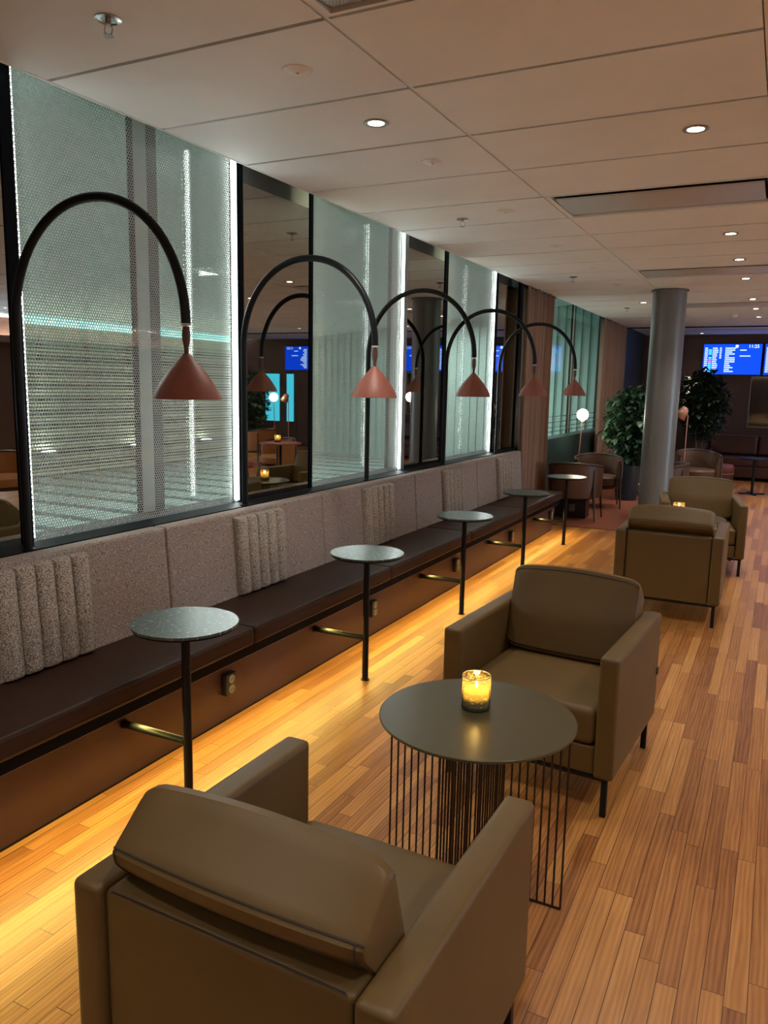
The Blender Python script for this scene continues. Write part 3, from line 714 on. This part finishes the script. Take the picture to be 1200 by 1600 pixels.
ordn = ['nearest', 'second', 'third', 'fourth', 'fifth', 'farthest']
for k, (x, y) in enumerate([(-1.66, 2.53), (-1.67, 3.77), (-1.68, 4.96), (-1.69, 6.27), (-1.68, 7.47), (-1.69, 8.75)]):
    place(dd, k, (x, y, ZC), 0, ordn[k]+' white unlit disc in the ceiling row nearer the window wall', 'unlit ceiling discs')
def sprinkler():
    t = thing('sprinkler', '', 'sprinkler')
    bm = B(); add_lathe(bm, [(0, 0), (0.040, 0), (0.041, -0.004), (0.030, -0.008), (0.026, -0.004), (0.018, -0.003), (0, -0.003)], 32); obj('escutcheon', bm, chrome, t)
    bm = B(); add_tube(bm, [(0, 0, -0.003), (0, 0, -0.020)], 0.009, 14)
    for s in (-1, 1): add_tube(bm, [(s*0.009, 0, -0.018), (s*0.013, 0, -0.030), (s*0.010, 0, -0.044), (0, 0, -0.050)], 0.0022, 6)
    obj('body', bm, chrome, t)
    bm = B(); add_lathe(bm, [(0, -0.049), (0.016, -0.049), (0.017, -0.051), (0, -0.052)], 16); obj('deflector', bm, chrome, t)
    return t
sp = sprinkler()
for k, (x, y) in enumerate([(-1.98, 1.95), (-2.02, 5.08), (-1.98, 8.0), (-2.01, 11.18)]):
    place(sp, k, (x, y, ZC), 0.4, ['nearest sprinkler head, at the top left of the photo', 'second sprinkler head along the ceiling, above the second mirror', 'third sprinkler head along the ceiling, near the first curtain', 'farthest sprinkler head on the ceiling, left of the column'][k], 'ceiling sprinklers')
t = thing('smoke_detector', 'white round smoke detector on the ceiling right of the column', 'smoke detector', (-0.75, 12.5, ZC))
bm = B(); add_lathe(bm, [(0, -0.045), (0.035, -0.045), (0.05, -0.03), (0.055, 0), (0, 0)], 28); obj('housing', bm, white_pl, t)
bm = B(); add_lathe(bm, [(0, -0.052), (0.012, -0.052), (0.014, -0.045), (0, -0.045)], 14); obj('sensor', bm, alu, t)
for k, (vx, vy) in enumerate(VENTS):
    t = thing('air_vent', ['air vent panel cut off by the top edge of the photo', 'nearest full perforated air vent, at the right edge of the ceiling', 'second perforated air vent, just above the column top', 'farthest thin air vent, right of the column top'][k], 'air vent', (vx, vy, ZC), 0, 'recessed ceiling air vents')
    Lx, Ly = 1.21, 0.615
    bm = B()
    for lo, hi in (((0.006, 0.006, 0), (0.03, Ly-0.006, 0.02)), ((Lx-0.03, 0.006, 0), (Lx-0.006, Ly-0.006, 0.02)), ((0.03, 0.006, 0), (Lx-0.03, 0.022, 0.02)), ((0.03, Ly-0.022, 0), (Lx-0.03, Ly-0.006, 0.02))): add_box(bm, lo, hi)
    obj('vent_frame', bm, ceil_m, t)
    bm = B()      # curved perforated sheet with an open slot on the near side
    prof = [(0.085, 0.002), (0.12, -0.003), (0.20, -0.006), (0.36, -0.008), (0.48, -0.004), (0.56, 0.006), (0.592, 0.014)]
    A_ = [bm.verts.new((0.045, y, z)) for y, z in prof]; B_ = [bm.verts.new((Lx-0.045, y, z)) for y, z in prof]
    for q in range(len(prof)-1): bm.faces.new((A_[q], A_[q+1], B_[q+1], B_[q]))
    o = obj('perforated_plate', bm, vent_m, t); s = o.modifiers.new('thickness', 'SOLIDIFY'); s.thickness = 0.0012
    boxo('dark_duct', (0.03, 0.022, 0.0185), (Lx-0.03, Ly-0.022, 0.0205), frame_m, t)

# ------------------------------------------------------------------ far zone: rug, tub chairs, plants
bm = B(); add_box(bm, (-2.57, 8.82, 0), (-0.9, 12.6, 0.010), 0.002, 1)
tag(obj('carpet', bm, rug_m), 'rust-brown carpet under the tub chairs beyond the bench', 'rug')
def tub_chair(mat, name='tub_chair'):
    t = thing(name, '', 'chair'); R = 0.31
    # front = -y ; shell open to the front
    def arc(r, z, a0=-25, a1=205, n=24, sy=1.0): return [(r*math.cos(math.radians(a0+(a1-a0)*k/n)), r*sy*math.sin(math.radians(a0+(a1-a0)*k/n)), z(k/n) if callable(z) else z) for k in range(n+1)]
    bm = B(); zt = lambda u: 0.60+0.07*math.sin(PI*u)
    rows = [arc(R-0.045, 0.28), arc(R-0.005, 0.28), arc(R+0.012, 0.45), arc(R+0.012, zt), arc(R-0.03, zt), arc(R-0.05, 0.45), arc(R-0.045, 0.28)]
    vr = [[bm.verts.new(p) for p in r] for r in rows[:-1]]; vr.append(vr[0])
    for A_, B_ in zip(vr, vr[1:]):
        for i in range(24): bm.faces.new((A_[i], A_[i+1], B_[i+1], B_[i]))
    for e in (0, 24): bm.faces.new([r[e] for r in vr[:-1]])
    obj('shell', bm, mat, t)
    bm = B(); add_tube(bm, arc(R-0.005, lambda u: 0.612+0.07*math.sin(PI*u)), 0.017, 8); obj('arm_rail', bm, wood_dark, t)
    bm = B(); add_lathe(bm, [(0, 0.30), (R-0.06, 0.30), (R-0.05, 0.32), (R-0.05, 0.40), (R-0.07, 0.425), (0, 0.432)], 36); obj('seat', bm, mat, t)
    bm = B(); add_lathe(bm, [(0, 0.262), (R-0.05, 0.262), (R-0.04, 0.29), (0, 0.29)], 30); obj('seat_frame', bm, wood_dark, t)
    for sx in (-1, 1):
        bm = B(); add_tube(bm, [(sx*(R-0.01), -0.13, 0.60), (sx*(R-0.01), -0.14, 0.28), (sx*(R+0.01), -0.20, 0.005)], [0.014, 0.016, 0.010], 10); obj('leg', bm, wood_dark, t)
        bm = B(); add_tube(bm, [(sx*(R-0.08), 0.22, 0.62), (sx*(R-0.07), 0.235, 0.30), (sx*(R-0.04), 0.27, 0.005)], [0.013, 0.016, 0.010], 10); obj('leg', bm, wood_dark, t)
    return t
tc = tub_chair(tub_leather)
for k, (x, y, r, lb) in enumerate([(-2.16, 9.38, PI+0.15, 'brown tub chair with dark rail, its back to the bench end'), (-2.13, 10.52, 0.15, 'brown leather tub chair by the green window, facing the camera'),
        (-1.26, 9.98, -PI/2+0.2, 'brown tub chair standing right behind the grey column'), (-1.05, 12.3, 0.4, 'grey-brown tub chair by the pink floor lamp, right of the column')]):
    place(tc, k, (x, y, 0.0105), r, lb, 'brown tub chairs')
tc2 = tub_chair(ochre, 'tub_chair')
for k, (x, y, r, lb) in enumerate([(2.7, 6.1, -0.8, 'ochre tub chair reflected in the mirror at the left edge of the photo'), (1.75, 10.3, 0.5, 'ochre tub chair reflected in the first tall mirror, under the screen'), (3.6, 12.4, 1.8, 'ochre tub chair reflected in the first tall mirror, nearer the candle'), (3.9, 5.2, 0.9, 'farther ochre tub chair reflected at the left edge of the photo')]): place(tc2, k, (x, y, 0), r, lb, 'ochre tub chairs beyond the right edge')
t = thing('floor_box', 'dark low box with a power socket behind the tub chair rail', 'box', (-2.2, 9.50, 0.010))
boxo('box_body', (-0.20, -0.1, 0), (0.18, 0.1, 0.22), dark_pl, t, 0.004, 1)
boxo('socket', (-0.02, -0.112, 0.08), (0.05, -0.1, 0.17), grey_pl, t, 0.003, 1)

def plant(loc, h0, h1, rad, label, lm, nl, leaf, pot_r, pot_h, seed, nst=9):
    rn = random.Random(seed); t = thing('potted_plant', label, 'plant', loc)
    bm = B(); add_lathe(bm, [(0, 0), (pot_r*0.75, 0), (pot_r, pot_h*0.9), (pot_r*1.02, pot_h), (pot_r*0.92, pot_h), (pot_r*0.9, pot_h-0.04), (0, pot_h-0.04)], 32); pt = obj('pot', bm, pot_m, t)
    bm = B(); add_lathe(bm, [(0, pot_h-0.035), (pot_r*0.89, pot_h-0.035)], 24); obj('soil', bm, soil_m, pt)
    stems = []; bm = B()
    for s in range(nst):
        a = rn.uniform(0, 2*PI); rr = rad*rn.uniform(0.1, 0.75); hh_ = rn.uniform(h0+0.5*(h1-h0), h1-0.05)
        pts = [(0.05*math.cos(a), 0.05*math.sin(a), pot_h-0.04), (rr*0.45*math.cos(a), rr*0.45*math.sin(a), (pot_h+hh_)*0.5), (rr*math.cos(a), rr*math.sin(a), hh_)]
        add_tube(bm, pts, [0.010, 0.007, 0.003], 6); stems.append(pts)
    obj('stem', bm, stem_m, t)
    bm = B()
    for k in range(nl):
        for _ in range(30):
            x, y, z = rn.uniform(-1, 1), rn.uniform(-1, 1), rn.uniform(-1, 1)
            d2 = x*x+y*y+z*z
            if d2 <= 1 and (d2 > 0.2 or rn.random() < 0.4): break
        c = Vector((x*rad, y*rad, (h0+h1)/2+z*(h1-h0)/2))
        L = leaf*rn.uniform(0.7, 1.25); wd = L*rn.uniform(0.22, 0.34)
        q = Euler((rn.uniform(-0.7, 0.9), 0, rn.uniform(0, 2*PI))).to_matrix()
        P_ = []
        for (u, w_, dz) in ((0, 0.1, 0), (0.25, 0.8, 0.02), (0.55, 1.0, 0.0), (0.8, 0.6, -0.08), (1.0, 0.0, -0.2)):
            P_.append([q @ Vector((s*w_*wd, u*L, dz*L+abs(s)*w_*wd*0.25))+c for s in (-1, 0, 1)])
        vv_ = [[bm.verts.new(p) for p in r] for r in P_[:-1]]; tip = bm.verts.new(P_[-1][1])
        for A_, B_ in zip(vv_, vv_[1:]):
            for i in (0, 1): bm.faces.new((A_[i], A_[i+1], B_[i+1], B_[i]))
        for i in (0, 1): bm.faces.new((vv_[-1][i], vv_[-1][i+1], tip))
    obj('foliage', bm, lm, t)
plant((-1.90, 11.45, 0.010), 0.48, 1.60, 0.36, 'bushy green potted plant just left of the grey column', leaf_m, 1700, 0.115, 0.19, 0.50, 3)
plant((-1.22, 14.2, 0), 0.75, 1.92, 0.42, 'tall dark leafy plant right of the column below the screens', leaf_d, 1900, 0.11, 0.22, 0.6, 5)
plant((5.3, 14.5, 0), 0.4, 1.9, 0.4, 'tall potted plant seen in the first wall mirror', leaf_m, 600, 0.14, 0.22, 0.5, 9)

# ------------------------------------------------------------------ floor lamps
def globe_lamp(loc, zt, label, pw, lean=0.05):
    t = thing('globe_floor_lamp', label, 'floor lamp', loc)
    bm = B(); add_lathe(bm, [(0, 0), (0.12, 0), (0.12, 0.012), (0, 0.02)], 32); obj('base', bm, copper_m, t)
    bm = B(); add_tube(bm, [(0, 0, 0.01), (lean*0.5, 0, zt*0.5), (lean, 0, zt-0.08)], 0.008, 10); obj('pole', bm, copper_m, t)
    bm = B(); add_lathe(bm, [(0.0, -0.095), (0.02, -0.08)]+[(0.078*math.cos(a), 0.078*math.sin(a)) for a in [(-1.2+2.7*i/12) for i in range(13)]]+[(0, 0.0785)], 28, (lean, 0, zt)); obj('glass_globe', bm, globe_on, t)
    pointl('globe_light', (lean, 0, zt), pw, (1, 0.82, 0.6), 0.09, t)
globe_lamp((-2.55+0.03, 10.95, 0), 1.21, 'glowing globe floor lamp standing by the green window', 9)
globe_lamp((0.9, 13.6, 0), 1.35, 'glowing globe floor lamp reflected in the second wall mirror', 4)
globe_lamp((4.4, 14.1, 0), 1.26, 'glowing globe floor lamp reflected in the first wall mirror', 4)
def shade_lamp(loc, rz, label, h=1.33):
    t = thing('pink_floor_lamp', label, 'floor lamp', loc, rz)
    bm = B(); add_lathe(bm, [(0, 0), (0.13, 0), (0.13, 0.01), (0, 0.016)], 32); obj('base', bm, copper_m, t)
    bm = B(); add_tube(bm, [(0, 0, 0.01), (0, 0, h-0.12), (-0.015, 0, h-0.05), (-0.05, 0, h-0.02)], 0.0075, 10); obj('pole', bm, copper_m, t)
    bm = B(); ax = Vector((-0.5, 0, -0.85)).normalized(); p0 = Vector((-0.03, 0, h)); pts = [p0+ax*s for s in (0, 0.02, 0.06, 0.17)]
    add_tube(bm, pts, [0.03, 0.05, 0.062, 0.085], 28, caps=False); bm.faces.new  # open shade
    add_tube(bm, [p0-ax*0.002, p0+ax*0.002], 0.03, 28)
    o = obj('lamp_shade', bm, copper_m, t); s = o.modifiers.new('thickness', 'SOLIDIFY'); s.thickness = 0.002
shade_lamp((-1.20, 11.9, 0), 0.3, 'pink metal floor lamp partly behind the grey column')
shade_lamp((4.2, 14.3, 0), PI, 'pink metal floor lamp seen in the first wall mirror')

t = thing('round_table', 'small round pink-brown table reflected in the first tall mirror', 'table', (1.05, 9.4, 0))
bm = B(); add_lathe(bm, [(0, 0.69), (0.30, 0.69), (0.30, 0.71), (0, 0.71)], 40); obj('table_top', bm, terracotta, t)
bm = B(); add_tube(bm, [(0, 0, 0.012), (0, 0, 0.69)], 0.02, 14); obj('stem', bm, black_metal, t)
bm = B(); add_lathe(bm, [(0, 0), (0.18, 0), (0.18, 0.012), (0, 0.012)], 32); obj('foot', bm, black_metal, t)
t = thing('round_stool', 'round red upholstered stool reflected in the first tall mirror', 'stool', (1.45, 8.95, 0))
bm = B(); add_lathe(bm, [(0, 0.36), (0.19, 0.36), (0.205, 0.39), (0.19, 0.44), (0, 0.45)], 36); obj('seat', bm, leather('red_leather', (0.30, 0.07, 0.045)), t)
for a in (0.5, 2.07, 3.64, 5.21):
    bm = B(); add_tube(bm, [(0.12*math.cos(a), 0.12*math.sin(a), 0.36), (0.17*math.cos(a), 0.17*math.sin(a), 0)], 0.01, 8); obj('leg', bm, black_metal, t)
place(cd, 1, (1.10, 9.4, 0.7105), 0.7, 'amber glass candle on the pink-brown table, reflected in the first mirror', 'amber glass candles')
# ------------------------------------------------------------------ far sofa, stool, pedestal table
t = thing('sofa', 'long oxblood leather sofa under the hanging screens at the far wall', 'sofa', (-1.3, 15.2, 0))
boxo('base', (0.0, 0.0, 0.06), (5.2, 0.9, 0.26), sofa_leather, t, 0.02, 3)
for k in range(6):
    x = 0.12+k*0.83
    boxo('seat_cushion', (x+0.004, -0.02, 0.262), (x+0.826, 0.62, 0.42), sofa_leather, t, 0.035, 4)
    bm = B(); add_box(bm, (x+0.004, 0.60, 0.42), (x+0.826, 0.78, 0.78), 0.045, 4, Matrix.Rotation(-0.14, 3, 'X')); obj('back_cushion', bm, sofa_leather, t)
boxo('back_frame', (0.0, 0.84, 0.262), (5.2, 1.0, 0.70), sofa_leather, t, 0.02, 3)
boxo('armrest', (-0.08, -0.02, 0.06), (0.115, 0.85, 0.62), sofa_leather, t, 0.03, 3)
boxo('armrest', (5.105, -0.02, 0.06), (5.3, 0.85, 0.62), sofa_leather, t, 0.03, 3)
for x in (0.05, 5.1):
    for y in (0.08, 0.8): boxo('leg', (x, y, 0), (x+0.04, y+0.04, 0.06), black_metal, t)
t = thing('pouf', 'small round oxblood pouf with a pale band before the far sofa', 'stool', (-0.82, 13.75, 0))
bm = B(); add_lathe(bm, [(0, 0.02), (0.19, 0.02), (0.2, 0.05), (0.2, 0.25), (0, 0.25)], 40); obj('base', bm, sofa_leather, t)
bm = B(); add_lathe(bm, [(0.0, 0.252), (0.205, 0.252), (0.207, 0.262), (0.0, 0.262)], 40); obj('band', bm, copper_m, t)
bm = B(); add_lathe(bm, [(0, 0.264), (0.195, 0.264), (0.205, 0.29), (0.205, 0.37), (0.185, 0.40), (0, 0.405)], 40); obj('seat', bm, leather('pouf_leather', (0.14, 0.035, 0.03)), t)
t = thing('pedestal_table', 'black pedestal table before the far sofa, near the right edge', 'table', (-0.32, 13.3, 0))
bm = B(); add_lathe(bm, [(0, 0.54), (0.22, 0.54), (0.22, 0.56), (0, 0.56)], 36); obj('table_top', bm, black_metal, t)
bm = B(); add_tube(bm, [(0, 0, 0.01), (0, 0, 0.54)], 0.022, 14); obj('stem', bm, black_metal, t)
bm = B()
for a in (0, PI/2): 
    add_box(bm, (-0.19, -0.02, 0.0), (0.19, 0.02, 0.018), 0, 2, Matrix.Rotation(a+0.3, 3, 'Z'))
obj('foot', bm, black_metal, t)

# ------------------------------------------------------------------ far wall screens and slim mirrors
def text_mesh(s, size):
    cu = bpy.data.curves.new('digits', 'FONT'); cu.body = s; cu.size = size; cu.extrude = 0.0006
    tmp = bpy.data.objects.new('digits', cu); C.objects.link(tmp)
    dg = bpy.context.evaluated_depsgraph_get(); me = bpy.data.meshes.new_from_object(tmp.evaluated_get(dg)); bpy.data.objects.remove(tmp)
    bm = B(); bm.from_mesh(me); return bm
def screen(x0, label, seed, rows=12, full=True):
    rn = random.Random(seed); Wd, Hd = 1.05, 0.60; t = thing('flight_screen', label, 'screen', (x0, Y1-0.10, 1.885))
    boxo('bezel', (0, 0, 0), (Wd, 0.05, Hd), dark_pl, t, 0.004, 1)
    boxo('wall_bracket', (Wd/2-0.15, 0.05, 0.2), (Wd/2+0.15, 0.09, 0.4), black_metal, t)
    p = boxo('display', (0.012, -0.003, 0.014), (Wd-0.012, -0.0005, Hd-0.014), tv_blue, t)
    y0, y1 = -0.0045, -0.0032
    def bars(cols, mat, nm):
        bm = B()
        for a, l, z, h in cols: add_box(bm, (a, y0, z), (a+l, y1, z+h))
        obj(nm, bm, mat, p)
    zt = Hd-0.10; dz = (Hd-0.16)/12
    txt, cy, pk = [], [], []
    for r in range(rows+1):
        z = zt-r*dz
        txt = []
        for (a, l, amt) in ((0.035, 0.055, 0), (0.175, 0.07, 0.03), (0.30, 0.035, 0), (0.40, 0.07, 0.12)):
            if a == 0.30 and r > 5: continue
            q = a; e = a+l+rn.uniform(0, amt)
            while q < e-0.004:
                ww = rn.uniform(0.006, 0.012); txt.append((q, min(ww, e-q), z, dz*0.55)); q += ww+0.0035
        bars(txt, tv_white, 'timetable_row')
        if r and r not in (4,): (pk if r in (6, 7) else cy).append((0.105, 0.055, z-0.003, dz*0.8))
    txt = []
    for z, e in ((zt-dz, 0.76), (zt-4*dz, 0.84)):
        q = 0.66
        while q < e: txt.append((q, 0.009, z, dz*0.5)); q += 0.0125
    bars(txt, tv_white, 'timetable_remark'); bars(cy, tv_cyan, 'airline_tile'); bars(pk, tv_pink, 'airline_tile')
    bm = B(); add_tube(bm, [(0.60, y0, Hd-0.055), (0.60, y1, Hd-0.055)], 0.028, 24); obj('round_emblem', bm, tv_white, p)
    bm = text_mesh('11:25', 0.085)
    for v in bm.verts: v.co = Vector((v.co.x+0.80, y0-v.co.z*0.5, v.co.y+Hd-0.085))
    obj('clock_digits', bm, tv_white, p)
screen(-1.49, 'blue flight timetable screen reading 11:25 on the far wall', 1)
screen(-0.41, 'blue flight timetable screen cut off by the right edge of the photo', 2)
screen(1.55, 'blue flight screen reflected in the second wall mirror', 3)
screen(4.8, 'blue flight screen reflected in the first wall mirror', 4)
area('screen_glow', (-0.4, Y1-0.14, 2.19), (PI/2, 0, PI), 2.1, 0.5, 0.8, (0.15, 0.35, 1.0))
for k, (x0, x1) in enumerate([(-1.80, -1.13), (-0.60, 0.10), (-2.50, -2.36), (1.9, 2.5)]):
    t = thing('slim_wall_mirror', ['far wall mirror partly hidden behind the tall dark plant', 'far wall mirror below the screens at the right edge of the photo', 'slim mirror strip on the far wall left of the column', 'far wall mirror beyond the right edge'][k], 'mirror', (x0, Y1-0.014, 0.90))
    boxo('mirror_glass', (0.015, -0.012, 0.015), (x1-x0-0.015, 0, 0.955), far_mirror, t)
    bm = B(); w_ = x1-x0
    for lo, hi in (((0, -0.02, 0), (0.015, 0, 0.97)), ((w_-0.015, -0.02, 0), (w_, 0, 0.97)), ((0.015, -0.02, 0), (w_-0.015, 0, 0.015)), ((0.015, -0.02, 0.955), (w_-0.015, 0, 0.97))): add_box(bm, lo, hi)
    obj('mirror_frame', bm, alu, t)
for k, (x0, x1) in enumerate([(6.05, 6.5), (5.62, 5.85)]):
    t = thing('cyan_light_panel', ['wide', 'narrow'][k]+' upright cyan glowing panel seen in the first wall mirror', 'light panel', (x0, Y1-0.03, 0.6))
    boxo('glowing_face', (0.01, -0.004, 0.01), (x1-x0-0.01, 0, 1.2), cyan_win, t)
    boxo('housing', (0, 0, 0), (x1-x0, 0.015, 1.21), frame_m, t)
